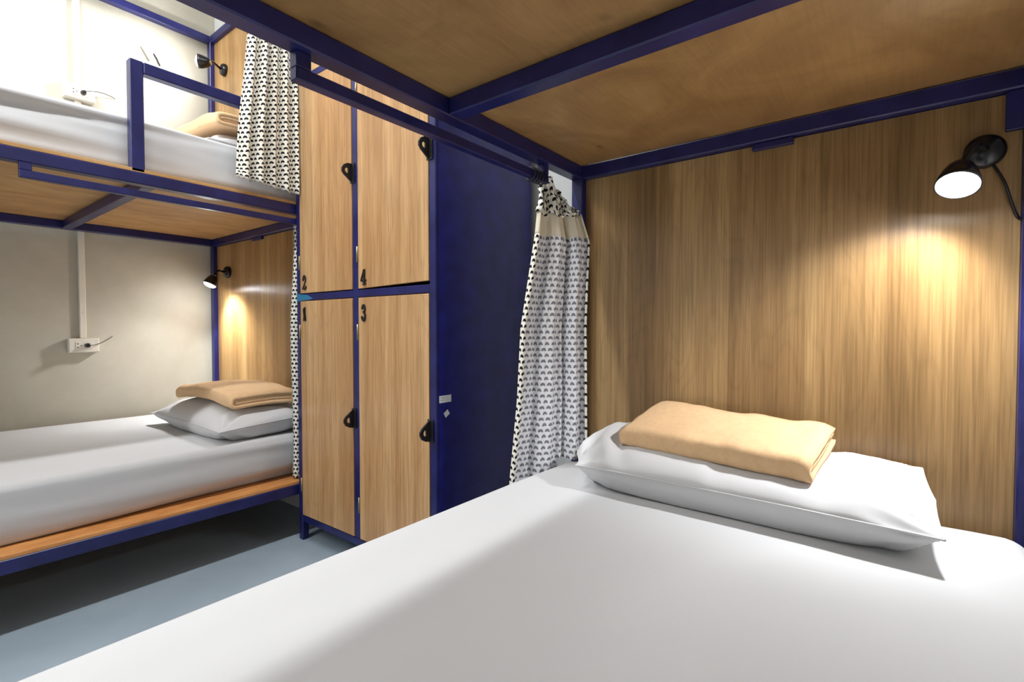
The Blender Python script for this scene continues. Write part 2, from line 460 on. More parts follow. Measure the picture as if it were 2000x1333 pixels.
near = bunk('bunk_bed', 'near blue steel bunk bed on the right, seen from inside its lower berth', -0.62, 1.45, 0.845, -0.235,
            1.40, 0.26, WOOD_HEAD, PLY, 2.66, (-0.2, 0.81), (0.46, 1.245, 1.350, 1.373), 1, (0.46, 1.215), (0.245, 0.285),
            [(0.212, 0.307, 1.383, 1.3995), (-0.1945, -0.168, 1.321, 1.3995)])
left = bunk('bunk_bed', 'blue steel bunk bed along the plaster wall on the far left', -0.72, 1.325, 2.06, 3.31,
            1.415, 0.20, WOOD_HEAD2, PLY_LEFT, 2.665, (-0.1, 0.60), (0.285, 1.28, 1.370, 1.393), -1, (0.285, 1.25), (0.195, 0.240),
            [(2.69, 2.80, 1.398, 1.4145)])
# guard rail on the left bunk's upper berth
g = left
GX0, GX1 = 0.559, 1.285
gr = box('guard_rail', GX0+0.04, GX1, 2.062, 2.098, 1.796, 1.836, BLUE, g, 0.003)
box('guard_post', GX0, GX0+0.04, 2.062, 2.098, 1.4555, 1.836, BLUE, g, 0.003)

# ---------------------------------------------------------------- locker
LX0, LX1, LY0, LY1, LTOP = 1.141, 1.677, 1.197, 2.058, 1.985
lk = thing('locker', ((LX0+LX1)/2, (LY0+LY1)/2, 0), 'tall blue steel locker with four wood doors numbered 1 to 4', 'locker')
T = 0.029
for (x0, x1, y0, y1) in ((LX0, LX0+T, LY0, LY0+T), (LX0, LX0+T, LY1-T, LY1), (LX1-T, LX1, LY0, LY0+T), (LX1-T, LX1, LY1-T, LY1)):
    box('post', x0, x1, y0, y1, 0, LTOP, BLUE, lk, 0.002)
DIV0, DIV1 = 1.618, 1.650
box('divider', LX0, LX0+T, DIV0, DIV1, 0.112, LTOP-T, BLUE, lk, 0.002)
for (a, b) in ((LY0+T, DIV0), (DIV1, LY1-T)):
    box('middle_rail', LX0+0.001, LX0+T, a, b, 1.039, 1.067, BLUE, lk, 0.002)
    box('top_rail', LX0+0.001, LX0+T, a, b, LTOP-T, LTOP, BLUE, lk, 0.002)
box('bottom_rail', LX0+0.001, LX0+T, LY0+T, LY1-T, 0.082, 0.111, BLUE, lk, 0.002)
for y0 in (LY0, LY1-T): box('side_rail', LX0+T, LX1-T, y0+.002, y0+T-.002, 0.082, 0.111, BLUE, lk, 0.002)
box('back_rail', LX1-T, LX1, LY0+T, LY1-T, 0.082, 0.111, BLUE, lk, 0.002)
box('side_panel', LX0+T*0.4, LX1-0.002, LY0-0.0015, LY0+0.0005, 0.084, LTOP, BLUE_PANEL, lk, 0.0)
box('side_panel', LX0+T, LX1-T, LY1-0.004, LY1-0.002, 0.1115, LTOP, BLUE_PANEL, lk, 0.0)
box('back_panel', LX1-0.008, LX1-0.005, LY0+T, LY1-T, 0.1115, LTOP, BLUE_PANEL, lk, 0.0)
box('bottom_panel', LX0+T, LX1-T, LY0+T, LY1-T, 0.108, 0.111, BLUE_PANEL, lk, 0.0)
box('top_panel', LX0+T, LX1-.001, LY0+.001, LY1-.001, LTOP-0.004, LTOP-0.001, BLUE_PANEL, lk, 0.0)
bm = bmesh.new()      # teal smear on the middle rail
vs = [bm.verts.new((LX0+0.0002, y, z)) for y, z in ((2.057, 1.036), (2.03, 1.038), (1.965, 1.041), (1.93, 1.045), (1.975, 1.062), (2.03, 1.067), (2.057, 1.071))]
bm.faces.new(vs)
r_ = bmesh.ops.extrude_face_region(bm, geom=list(bm.faces))
for v in [g_ for g_ in r_['geom'] if isinstance(g_, bmesh.types.BMVert)]: v.co.x -= 0.0009
o = link('paint_smear', bm, TEAL, lk); o['label'] = 'teal paint smear at the left end of the middle rail'

DIG = {  # outlines in a unit box (x right, y up), bold condensed serif digits
 '1': [[(0.22, 0), (0.80, 0), (0.80, 0.06), (0.66, 0.10), (0.66, 1.0), (0.52, 1.0), (0.20, 0.86), (0.20, 0.80), (0.38, 0.82), (0.38, 0.10), (0.22, 0.06)]],
}
def thick_path(pts, ws):
    """outline polygon strip (quads) along pts with half-widths ws"""
    L, R = [], []
    for i, p in enumerate(pts):
        a = pts[max(i-1, 0)]; b = pts[min(i+1, len(pts)-1)]
        d = Vector((b[0]-a[0], b[1]-a[1])).normalized(); n = Vector((-d.y, d.x))
        L.append((p[0]+n.x*ws[i], p[1]+n.y*ws[i])); R.append((p[0]-n.x*ws[i], p[1]-n.y*ws[i]))
    return [[L[i], L[i+1], R[i+1], R[i]] for i in range(len(pts)-1)]
def arc(cx, cy, rx, ry, a0, a1, n=12):
    return [(cx+rx*math.cos(math.radians(a0+(a1-a0)*k/n)), cy+ry*math.sin(math.radians(a0+(a1-a0)*k/n))) for k in range(n+1)]
def disc(cx, cy, rx, ry, n=14): return [[(cx+rx*math.cos(2*PI*k/n), cy+ry*math.sin(2*PI*k/n)) for k in range(n)]]
p2 = arc(0.48, 0.72, 0.30, 0.23, 165, -35, 14)+[(0.60, 0.46), (0.36, 0.26), (0.22, 0.13)]
w2 = [0.05+0.085*math.sin(PI*min(1, k/12)) for k in range(len(p2))]
DIG['2'] = thick_path(p2, w2)+disc(0.25, 0.74, 0.12, 0.085)+thick_path([(0.12, 0.10), (0.35, 0.13), (0.60, 0.08), (0.88, 0.13)], [0.07, 0.09, 0.09, 0.08])+[[(0.80, 0.1), (0.94, 0.1), (0.92, 0.30), (0.85, 0.30)]]
p3a = arc(0.45, 0.75, 0.27, 0.20, 160, -80, 14); p3b = arc(0.45, 0.28, 0.31, 0.23, 80, -160, 14)
DIG['3'] = thick_path(p3a, [0.04+0.08*math.sin(PI*k/14) for k in range(15)])+thick_path(p3b, [0.04+0.09*math.sin(PI*k/14) for k in range(15)])+disc(0.24, 0.79, 0.115, 0.08)+disc(0.20, 0.20, 0.125, 0.09)+thick_path([(0.36, 0.535), (0.54, 0.535)], [0.035, 0.035])
DIG['4'] = [[(0.50, 1.0), (0.78, 1.0), (0.78, 0.06), (0.50, 0.10)], [(0.52, 1.0), (0.60, 0.92), (0.20, 0.38), (0.02, 0.32)], [(0.02, 0.34), (0.96, 0.34), (0.96, 0.22), (0.02, 0.22)], [(0.34, 0.07), (0.94, 0.07), (0.94, 0.0), (0.34, 0.0)]]
def digit(ch, x, yl, z0, w_, h_, parent):
    """digit read from -X; left edge at larger y"""
    bm = bmesh.new()
    for k, poly in enumerate(DIG[ch]):
        vs = [bm.verts.new((x-0.00002*k, yl-px*w_, z0+py*h_)) for px, py in poly]
        vb = [bm.verts.new((x+0.004, yl-px*w_, z0+py*h_)) for px, py in poly]
        n = len(vs)
        try:
            bm.faces.new(vs); bm.faces.new(list(reversed(vb)))
            for i in range(n): bm.faces.new((vs[i], vs[(i+1) % n], vb[(i+1) % n], vb[i]))
        except ValueError: pass
    bmesh.ops.triangulate(bm, faces=[f for f in bm.faces if len(f.verts) > 4])
    return link('door_number', bm, BLACKM, parent)

DT = 0.016   # door thickness, leaf sits just inside the frame, its face flush
def door(num, y0, y1, z0, z1, hz, dig_top, tilt=0.0):
    bm = bmesh.new(); x0 = LX0-0.002
    add_box(bm, x0, x0+DT, y0, y1, z0, z1, 0.0012)
    for v in bm.verts: v.co.z += tilt*(v.co.y-y1)/(y0-y1)*1.0
    d = link('door', bm, WOOD_DOOR, lk)
    d['label'] = 'wood laminate door with black number %s' % num
    # hasp: plate on the free edge with a pierced lug standing out towards the aisle
    b2 = bmesh.new()
    yh = y0-0.004
    outer = [(0.0, 0.034), (-0.018, 0.034), (-0.034, 0.026), (-0.043, 0.012), (-0.043, 0.0), (-0.034, -0.012), (-0.018, -0.023), (0.0, -0.036)]
    inner = [(-0.016, 0.014), (-0.019, 0.016), (-0.025, 0.015), (-0.030, 0.009), (-0.030, 0.002), (-0.026, -0.003), (-0.021, -0.005), (-0.017, -0.004)]
    up_s = -1 if num in '13' else 1
    for yy in (yh-0.003, yh+0.003):
        a = [b2.verts.new((x0+p[0]-0.001, yy, hz+p[1]*up_s)) for p in outer]
        b = [b2.verts.new((x0+p[0]-0.001, yy, hz+p[1]*up_s)) for p in inner]
        for i in range(7): b2.faces.new((a[i], a[i+1], b[i+1], b[i]))
        b2.faces.new((a[7], a[0], b[0], b[7]))
        if yy < yh: A, B = a, b
    for P, Q in ((A, a), (B, b)):
        for i in range(8): b2.faces.new((P[i], P[(i+1) % 8], Q[(i+1) % 8], Q[i]))
    hs = link('hasp', b2, BLACKM, d)
    box('hasp_plate', LX0-0.0045, LX0-0.0025, y0-0.022, y0+0.006, hz-0.038, hz+0.038, BLACKM, d, 0.0008)
    dn = digit(num, x0-0.0042, y1-0.018, dig_top-0.058, 0.034, 0.058, d)
    for zz in (z0+0.13, z1-0.13):
        b3 = bmesh.new(); add_lathe(b3, (LX0-0.004, y1+0.003, zz-0.03), (0, 0, 1), [(0, 0.0035), (0.06, 0.0035)], 10)
        link('hinge', b3, BRASS, d, smooth=True)
    return d
g_ = 0.003
door('1', DIV1+g_, LY1-T-0.004, 0.114, 1.036, 0.575, 1.010)
door('2', DIV1+g_, LY1-T-0.004, 1.070, LTOP-T-0.003, 1.510, 1.141)
door('3', LY0+T+g_, DIV0-0.004, 0.114, 1.036, 0.580, 1.008)
door('4', LY0+T+g_, DIV0-0.004, 1.070, LTOP-T-0.009, 1.511, 1.141, tilt=0.009)
# stickers on the side panel
def sticker(cx, cz, w_, h_, ang, lab, lines=0):
    bm = bmesh.new(); add_box(bm, -w_/2, w_/2, -0.0004, 0.0004, -h_/2, h_/2)
    bmesh.ops.rotate(bm, verts=bm.verts, cent=(0, 0, 0), matrix=Matrix.Rotation(ang, 3, 'Y'))
    bmesh.ops.translate(bm, verts=bm.verts, vec=(cx, LY0-0.0022, cz))
    s = link('sticker', bm, PAPER, lk); s['label'] = lab
    for k in range(lines):
        b = bmesh.new(); add_box(b, -w_*0.38, -w_*0.38+w_*(0.3, 0.2)[k % 2], -0.0002, 0.0002, -0.0012, 0.0012)
        bmesh.ops.rotate(b, verts=b.verts, cent=(0, 0, 0), matrix=Matrix.Rotation(ang, 3, 'Y'))
        bmesh.ops.translate(b, verts=b.verts, vec=(cx, LY0-0.0029, cz+0.005-0.008*k))
        link('printed_line', b, GREYINK, s)
sticker(1.181, 0.684, 0.055, 0.024, 0.0, 'white rectangular sticker', 2)
sticker(1.187, 0.634, 0.022, 0.018, math.radians(-32), 'small tilted white sticker')

# ---------------------------------------------------------------- mattresses
def disp_near(p, n):
    X = p.x+0.43
    d = 0.0016*fbm(p.x*2.1, p.y*9, 3)+0.0022*fbm(p.x*1.1, p.y*3.0, 8)
    # faint drag lines along the aisle edge
    d += 0.0011*math.sin(p.y*62+fbm(p.x*1.3, p.y*2, 1)*3)*ss(0.22, 0.46, p.y)*ss(-0.2, 0.3, fbm(p.x*1.5, 0, 5)+0.2)
    v = n*d
    # aisle-side corner by the headboard sags a little
    s = ss(0.62, 0.98, p.x)*ss(0.30, 0.5, p.y)
    v.z -= 0.006*s
    return v
mattress(-0.55, 1.405, -0.215, 0.842, 0.298, 0.506, 'thick near mattress in a smooth white fitted sheet filling the foreground', 0.045, disp_near, step=0.022)

def disp_left(p, n):
    v = n*(0.002*fbm(p.x*2, p.y*5, 1))
    side = ss(-0.50, -0.57, p.y)      # aisle side face
    if side > 0:
        zz = p.z
        w1 = math.sin((zz*48)+p.x*1.6+fbm(p.x*1.2, zz*6, 4)*2.4)
        w2 = fbm(p.x*1.4, zz*26+p.x*2.0, 9)
        v.y += side*(0.0022*w1+0.004*w2)*ss(0.08, 0.03, zz)
        v.y += side*0.014*ss(0.03, -0.1, zz)
        v.y -= side*0.006*math.exp(-((zz-0.066)/0.008)**2)*ss(0.2, 0.9, p.x)      # corded top edge towards the head end
        v.z += side*0.034*ss(-0.02, -0.095, zz)*ss(-0.1, 1.0, p.x)   # lifted lower edge near the locker
        v.y += side*0.025*ss(-0.05, -0.1, zz)*ss(-0.1, 1.0, p.x)
    return v
mattress(-0.64, 1.28, 2.125, 3.262, 0.2535, 0.447, 'lower mattress of the left bunk in a creased white sheet', 0.026, disp_left, step=0.02)

def disp_leftup(p, n):
    v = n*(0.002*fbm(p.x*2, p.y*5, 1))
    side = ss(-0.50, -0.57, p.y)
    if side > 0:
        X = p.x
        # one deep drag fold that rises from left to right, and shallow ones under it
        zc = 0.020+0.055*ss(-0.6, 0.75, X)
        d = p.z-zc
        v.y += side*(0.020*math.exp(-(d/0.016)**2)*ss(0.9, -0.1, X)-0.010*math.exp(-((d-0.036)/0.024)**2))
        v.y += side*0.007*math.sin(p.z*95+X*2.2+2*fbm(X*1.1, p.z*5, 2))*ss(0.5, -0.4, X)
        v.y += side*0.004*fbm(X*3, p.z*25, 3)
    return v
mattress(-0.64, 1.28, 2.115, 3.262, 1.4685, 1.658, 'upper mattress of the left bunk behind the guard rail', 0.035, disp_leftup, step=0.02)

# ---------------------------------------------------------------- pillows
def pillow(name, c, a, b, h, rotz, tilt, label, zsup, seed=0, ears=0.08, blunt=0.0, taper=0.0, hb=1.0, dent=0.0):
    """c = centre of the seam plane; a,b half sizes (x,y); h half thickness; zsup = height of the surface it lies on"""
    n = 56; bm = bmesh.new()
    M = Matrix.Translation(c) @ Matrix.Rotation(rotz, 4, 'Z') @ Matrix.Rotation(tilt, 4, 'Y')
    def pos(s, t, top):
        k = ears
        x = a*s*(1-k*(1-t*t)*abs(s)**2)+0.0; y = b*t*(1-0.6*k*(1-s*s)*abs(t)**2)*(1-taper*max(0.0, s))
        e = max(0.0, (1-abs(s)**2.6))**0.55*max(0.0, (1-abs(t)**3.2))**0.6
        if blunt and t > 0:
            y -= blunt*ss(0.35, 1.0, abs(s))*t**3
            e = max(0.0, (1-abs(s)**4))**0.5*max(0.0, (1-abs(t)**8))**0.5
        if not top: e = max(0.0, (1-abs(s)**4.5))**0.5*max(0.0, (1-abs(t)**6))**0.5
        # flattened, drawn-in corners
        cr = ss(1.15, 1.9, abs(s)+abs(t))
        e *= (1-0.35*cr)
        z = (h if top else -h*hb)*e
        if top and dent: z -= dent*ss(-0.66, -0.5, t)*ss(0.76, 0.6, t)*e     # pressed down by the blanket
        # creases that run from the corners and short sides
        r = math.hypot((1-abs(s)), (1-abs(t))*b/a)
        ang = math.atan2((1-abs(t))*b/a, (1-abs(s))+1e-6)
        env = math.exp(-((r-0.35)/0.28)**2)
        z += (1 if top else 0.6)*0.014*env*math.sin(ang*10+seed*2+(s > 0)*1.3+(t > 0)*2.1)*e**0.5
        if top: z += 0.007*math.exp(-((abs(t)-0.80-0.12*s)/0.035)**2)*e-0.006*math.exp(-((abs(t)-0.71-0.16*s)/0.04)**2)*e
        z += 0.006*fbm(s*1.7+seed, t*2.6, seed+(3 if top else 5))*e
        z += 0.004*math.sin(abs(t)*26+3*fbm(s*2, t*2, seed))*ss(0.7, 0.9, abs(t))*e**0.4
        p = M @ Vector((x, y, z))
        lo = zsup+0.001
        if p.z < lo: p.z = lo
        return p
    rows = []
    def f(k): # denser near rims
        u = -1+2*k/n; return math.sin(u*PI/2)*0.55+u*0.45
    for top in (True, False):
        g = [[None]*(n+1) for _ in range(n+1)]
        for i in range(n+1):
            for j in range(n+1):
                rim = i in (0, n) or j in (0, n)
                if not top and rim: g[i][j] = rows[0][i][j]
                else: g[i][j] = bm.verts.new(pos(f(i), f(j), top))
        rows.append(g)
        for i in range(n):
            for j in range(n):
                q = (g[i][j], g[i+1][j], g[i+1][j+1], g[i][j+1])
                bm.faces.new(q if top else tuple(reversed(q)))
    # piped seam: small ridge just outside the rim
    rim = [rows[0][i][0].co.copy() for i in range(n)]+[rows[0][n][j].co.copy() for j in range(n)]+[rows[0][i][n].co.copy() for i in range(n, 0, -1)]+[rows[0][0][j].co.copy() for j in range(n, 0, -1)]
    o = link(name, bm, PILLOW_M, None, (c[0], c[1], zsup), True)
    tag(o, label, 'pillow', 'white pillows at the headboards')
    bs = bmesh.new(); add_tube(bs, rim+[rim[0]], 0.0022, 6)
    link('seam', bs, PILLOW_M, o, smooth=True)
    return o

pillow('pillow', (1.262, 0.318, 0.590), 0.156, 0.392, 0.058, math.radians(-2.0), math.radians(-9), 'white pillow leaning on the large headboard of the near bed', 0.5065, 1, 0.05, 0.06, 0.08, 1.7, 0.020)
pillow('pillow', (1.065, 2.52, 0.515), 0.215, 0.39, 0.080, math.radians(0.0), math.radians(-3), 'white pillow on the lower mattress of the left bunk', 0.448, 2, 0.06)
pillow('pillow', (1.06, 2.66, 1.725), 0.20, 0.38, 0.075, math.radians(3), math.radians(-4), 'white pillow on the upper mattress of the left bunk', 1.659, 3, 0.06)

# ---------------------------------------------------------------- folded blankets
def blanket(c, lx, ly, tt, rotz, label, zfun=None, seed=0, top_scale=1.0):
    """fleece folded in nested U layers: fold line on the -X side, open layers on the other sides.
    c = centre of underside, lx, ly full sizes, tt total height"""
    bm = bmesh.new(); layers = 2; th = tt/4.0
    ny = 40
    M = Matrix.Translation(c) @ Matrix.Rotation(rotz, 4, 'Z')
    for L in range(layers):
        ro = tt/2-L*th*1.02; ri = ro-th*0.96
        cx, cz = -lx/2+tt/2, tt/2
        def prof(r):
            pts = []
            n1 = 16; back = lx/2-0.004*L-0.006
            for k in range(n1): pts.append((back+(cx-back)*k/n1, cz+r))
            for k in range(11):
                a = PI/2+PI*k/10; ca, sa = math.cos(a), math.sin(a); pts.append((cx+r*math.copysign(abs(ca)**0.62, ca), cz+r*math.copysign(abs(sa)**0.62, sa)))
            for k in range(1, n1+1): pts.append((cx+(back-cx)*k/n1, cz-r))
            return pts
        po, pi_ = prof(ro), prof(max(ri, 0.0012))
        loop = po+list(reversed(pi_)); m = len(loop); rings = []
        for j in range(ny+1):
            v = -1+2*j/ny; vv = v
            row = []
            for (x, z) in loop:
                rel = z/tt
                y = vv*(ly/2-0.006*L*(1 if v > 0 else 0.6))
                # soft ends
                e = 1-0.16*ss(0.88, 1.0, abs(v))**2*(1 if rel > 0.5 else -0.3)
                zz = z*e
                y += 0.005*fbm(x*9, z*40+L, seed+v*0.1)
                x2 = x+0.006*fbm(vv*2.2, z*8, seed+1)+0.003*fbm(vv*7, z*20, seed+2)
                zz -= rel*0.006*ss(0.6, 1.0, x/(lx/2))
                zz += rel*(0.006*fbm(x*8, y*8, seed+3)+0.003*fbm(x*22, y*22, seed+4))
                p = M @ Vector((x2, y, zz))
                if zfun: p.z += zfun(p.x, p.y)
                row.append(bm.verts.new(p))
            rings.append(row)
        for a, b in zip(rings, rings[1:]):
            for k in range(m): bm.faces.new((a[k], a[(k+1) % m], b[(k+1) % m], b[k]))
        n2 = len(po)
        for row, rev in ((rings[0], False), (rings[-1], True)):
            for k in range(n2-1):
                q = (row[k], row[k+1], row[m-2-k], row[m-1-k])
                bm.faces.new(q if not rev else tuple(reversed(q)))
    o = link('folded_blanket', bm, FLEECE, None, c, True)
    return tag(o, label, 'blanket', 'folded peach fleece blankets on the pillows')

blanket((1.283, 0.340, 0.608), 0.225, 0.440, 0.052, math.radians(-6), 'folded peach fleece blanket on the pillow of the near bed',
        lambda x, y: 0.22*(x-1.168)+0.004*ss(0.44, 0.56, y)*ss(1.25, 1.4, x), 1)
blanket((1.065, 2.48, 0.592), 0.30, 0.60, 0.060, math.radians(0), 'folded peach fleece blanket on the lower pillow of the left bunk',
        lambda x, y: 0.018-0.25*(y-2.48)**2-0.4*(x-1.07)**2, 4)
blanket((1.06, 2.60, 1.800), 0.30, 0.62, 0.060, math.radians(2), 'folded peach fleece blanket on the upper pillow of the left bunk',
        lambda x, y: 0.015-0.22*(y-2.6)**2-0.4*(x-1.06)**2, 8)

# ---------------------------------------------------------------- curtains
def cloth(name, fn, ns, zs, mats, parent, uscale, v0=0.0, off=0.0):
    """fn(s, z) -> (x, y[, z]); UV u = arc length along the middle row, v = height"""
    mid = zs[len(zs)//2]; L = [0.0]; prev = None
    for i in range(ns+1):
        p = fn(i/ns, mid); q = Vector((p[0], p[1]))
        if prev is not None: L.append(L[-1]+(q-prev).length)
        prev = q
    bm = bmesh.new(); uvl = bm.loops.layers.uv.new('UVMap'); grid = []
    for z in zs:
        row = []
        for i in range(ns+1):
            p = fn(i/ns, z); row.append((bm.verts.new((p[0], p[1], p[2] if len(p) > 2 else z)), L[i]*uscale, z+v0))
        grid.append(row)
    for a, b in zip(grid, grid[1:]):
        for i in range(ns):
            q = (a[i], a[i+1], b[i+1], b[i]); f = bm.faces.new([k[0] for k in q])
            for lp, k in zip(f.loops, q): lp[uvl].uv = (k[1], k[2])
    KEEP[0] = True
    o = link(name, bm, mats, parent, smooth=True)
    KEEP[0] = False
    m = o.modifiers.new('thickness', 'SOLIDIFY'); m.thickness = 0.0012; m.offset = 0; m.material_offset = 1 if len(mats) > 1 else 0
    return o
def frange(a, b, n): return [a+(b-a)*k/n for k in range(n+1)]
def lerp(a, b, t): return a+(b-a)*t
def tab(z, T):
    for (z0, a), (z1, b) in zip(T, T[1:]):
        if z <= z0 and z >= z1: return lerp(a, b, (z0-z)/(z0-z1))
    return T[0][1] if z > T[0][0] else T[-1][1]

# near curtain: gathered at the rod's end, seen from inside (reverse of the print)
P0 = [(1.375, (1.248, 0.862)), (1.30, (1.248, 0.868)), (1.20, (1.244, 0.878)), (0.92, (1.220, 0.915)), (0.7, (1.215, 0.925)), (0.46, (1.205, 0.945)), (0.30, (1.20, 0.95))]
P1 = [(1.375, (1.330, 0.828)), (1.32, (1.362, 0.802)), (1.27, (1.376, 0.788)), (1.19, (1.398, 0.770)), (0.92, (1.396, 0.778)), (0.30, (1.399, 0.77))]
def tab2(z, T): return (tab(z, [(a, b[0]) for a, b in T]), tab(z, [(a, b[1]) for a, b in T]))
def near_fn(amp=1.0, crumple=0.0):
    def fn(s, z):
        a, b = tab2(z, P0), tab2(z, P1)
        dx, dy = b[0]-a[0], b[1]-a[1]; L = math.hypot(dx, dy); nx, ny = dy/L, -dx/L   # normal towards the camera/bed side is (-)
        nx, ny = -abs(nx)*1.0, -abs(ny)
        open_ = ss(1.38, 0.9, z)
        # hooks at both hems roll the outer print into view
        q = lerp(0.05, 0.95, s)
        fold = 0.010*math.sin(s*2*PI*2.7+0.9)+0.0045*math.sin(s*2*PI*6.3+z*1.5)+0.004*fbm(s*6, z*3, 2)
        deep = -0.030*math.exp(-((s-(0.66+0.03*math.sin(z*3)))/0.035)**2)
        d = (fold*(0.55+0.7*open_)+deep)*amp
        hook0 = ss(0.085, 0.0, s); hook1 = ss(0.915, 1.0, s)
        q += 0.075*math.sin(hook0*PI*0.9)*-1*(1 if s < 0.5 else 0)+0.0
        t = q
        if s < 0.085: t = lerp(0.0, 0.055, abs((s/0.085)*2-1)) if s < 0.0425 else lerp(0.0, 0.09, (s-0.0425)/0.0425)
        elif s > 0.915:
            k = (s-0.915)/0.085; t = 1.0-0.09*(1-k*2) if k < 0.5 else 1.0-0.055*(k*2-1)
        else: t = lerp(0.09, 0.91, (s-0.085)/0.83)
        hk = (0.016 if (s < 0.0425 or s > 0.9575) else 0.0)
        hk *= ss(0.0425, 0.02, s) if s < 0.5 else ss(0.9575, 0.98, s)
        d += hk
        if crumple:
            d += crumple*(0.010*fbm(s*9, z*30, 5)+0.006*fbm(s*23, z*70, 7))
            t += crumple*0.02*fbm(s*11, z*28, 9)
        x = a[0]+dx*t+nx*d; y = a[1]+dy*t+ny*d
        zz = z
        return (x, y, zz)
    return fn
cr = thing('curtain', (1.31, 0.85, 1.37), 'gathered curtain hanging beside the near bed, its print showing grey from behind', 'curtain', 'motif-printed curtains')
# keep UV height true to z by building with real heights
def cloth_near():
    f = near_fn(); ns = 150; nz = 70
    bm = bmesh.new(); uvl = bm.loops.layers.uv.new('UVMap'); cols = []
    L = 0; prev = None; Ls = []
    for i in range(ns+1):
        p = f(i/ns, 0.9); q = Vector((p[0], p[1])); L += (q-prev).length if prev is not None else 0; prev = q; Ls.append(L)
    grid = []
    for i in range(ns+1):
        s = i/ns; pb = f(s, 0.51)
        zmin = 0.5085 if pb[1] < 0.850 else 0.31      # inside the bed the hem rests on the sheet
        col = []
        for j in range(nz+1):
            z = 1.205-(1.205-0.515)*j/56 if j <= 56 else 0.515-(0.515-zmin)*(j-56)/(nz-56); p = f(s, z)
            y = p[1]
            if zmin < 0.5 and z < 0.53: y = max(y, 0.851)     # outside the mattress
            col.append((bm.verts.new((p[0], y, z)), Ls[i]*1.05, z))
        grid.append(col)
    for a, b in zip(grid, grid[1:]):
        for j in range(nz):
            q = (a[j], b[j], b[j+1], a[j+1]); fc = bm.faces.new([k[0] for k in q])
            for lp, k in zip(fc.loops, q): lp[uvl].uv = (k[1], k[2])
    KEEP[0] = True; o = link('curtain_body', bm, [PRINT_FRONT, PRINT_BACK], cr, smooth=True); KEEP[0] = False
    m = o.modifiers.new('thickness', 'SOLIDIFY'); m.thickness = 0.0012; m.offset = 0; m.material_offset = 1
    return o
cloth_near()
o = cloth('lining_band', near_fn(), 150, frange(1.275, 1.204, 8), [CREAM], cr, 1.0); o['label'] = 'plain cream band below the header'
def head_fn(s, z):
    x, y, zz = near_fn(0.9, 1.8)(s, z)
    # the header flops over the rod's end: lower towards the headboard
    k = (z-1.268)/(1.378-1.268)
    top = lerp(1.380, 1.308, ss(0.45, 1.0, s)); bot = 1.268+0.006*math.sin(s*23)
    zz = lerp(bot, top, k)+0.004*fbm(s*14, z*40, 3)
    return (x-0.008, y-0.006, zz)
o = cloth('curtain_header', head_fn, 150, frange(1.378, 1.268, 16), [PRINT_FRONT, PRINT_FRONT], cr, 1.2); o['label'] = 'crumpled header with the print in black'
# loops that carry it on the rod
for k in range(5):
    bm = bmesh.new(); x = 1.165+0.014*k
    pts = [(x+0.002*math.cos(a), 0.834+0.0185*math.cos(a), 1.3615+0.0185*math.sin(a)) for a in [2*PI*q/14 for q in range(15)]]
    add_tube(bm, pts, 0.0022, 6); link('curtain_ring', bm, BLACKM, cr, smooth=True)

# upper curtain of the left bunk, hanging outside the guard rail
cu = thing('curtain', (1.02, 2.035, 2.6), 'black-on-white motif curtain gathered beside the upper berth of the left bunk', 'curtain', 'motif-printed curtains')
def up_fn(s, z):
    k = ss(2.62, 1.48, z)
    x0 = lerp(0.965, 0.885, k**1.2); x1 = 1.132
    d = (0.014*math.sin(s*2*PI*4.6+0.8)+0.006*math.sin(s*2*PI*9.3+1.7*z))*(0.6+0.5*k)+0.004*fbm(s*5, z*3, 6)
    d += -0.012*math.exp(-((s-0.33)/0.06)**2)
    x = lerp(x0, x1, s)+0.006*math.sin(s*2*PI*4.6+2.2)+0.006*fbm(2, z*3, 1)*(1-s)
    zz = z
    if z < 1.56: zz = z+0.02*(1-s)*ss(1.56, 1.48, z)+0.006*math.sin(s*2*PI*4.6)*ss(1.56, 1.48, z)
    return (x, 2.030+d, zz)
cloth('curtain_body', up_fn, 130, frange(2.63, 1.488, 70), [PRINT_BACK, PRINT_FRONT], cu, 1.1)
for k in range(6):
    bm = bmesh.new(); x = 0.985+0.028*k
    pts = [(x, 2.079+0.049*math.cos(a), 2.630+0.024*math.sin(a)+0.006) for a in [2*PI*q/16 for q in range(17)]]
    add_tube(bm, pts, 0.002, 6); link('curtain_ring', bm, BLACKM, cu, smooth=True)

# lower curtain of the left bunk, mostly behind the locker
cl = thing('curtain', (1.2, 2.10, 1.37), 'printed curtain of the lower left berth, a narrow strip showing beside the locker', 'curtain', 'motif-printed curtains')
def low_fn(s, z):
    k = ss(1.37, 0.9, z)
    x0 = lerp(1.158, 1.142, k)-0.003*math.sin(z*9); x1 = 1.272
    d = 0.011*math.sin(s*2*PI*4.2+1.0)+0.004*math.sin(s*2*PI*9+z)
    return (lerp(x0, x1, s), 2.098+d*(0.7 if z < 0.5 else 1), z)
cloth('curtain_body', low_fn, 90, frange(1.395, 0.258, 60), [PRINT_BACK, PRINT_FRONT], cl, 1.2)

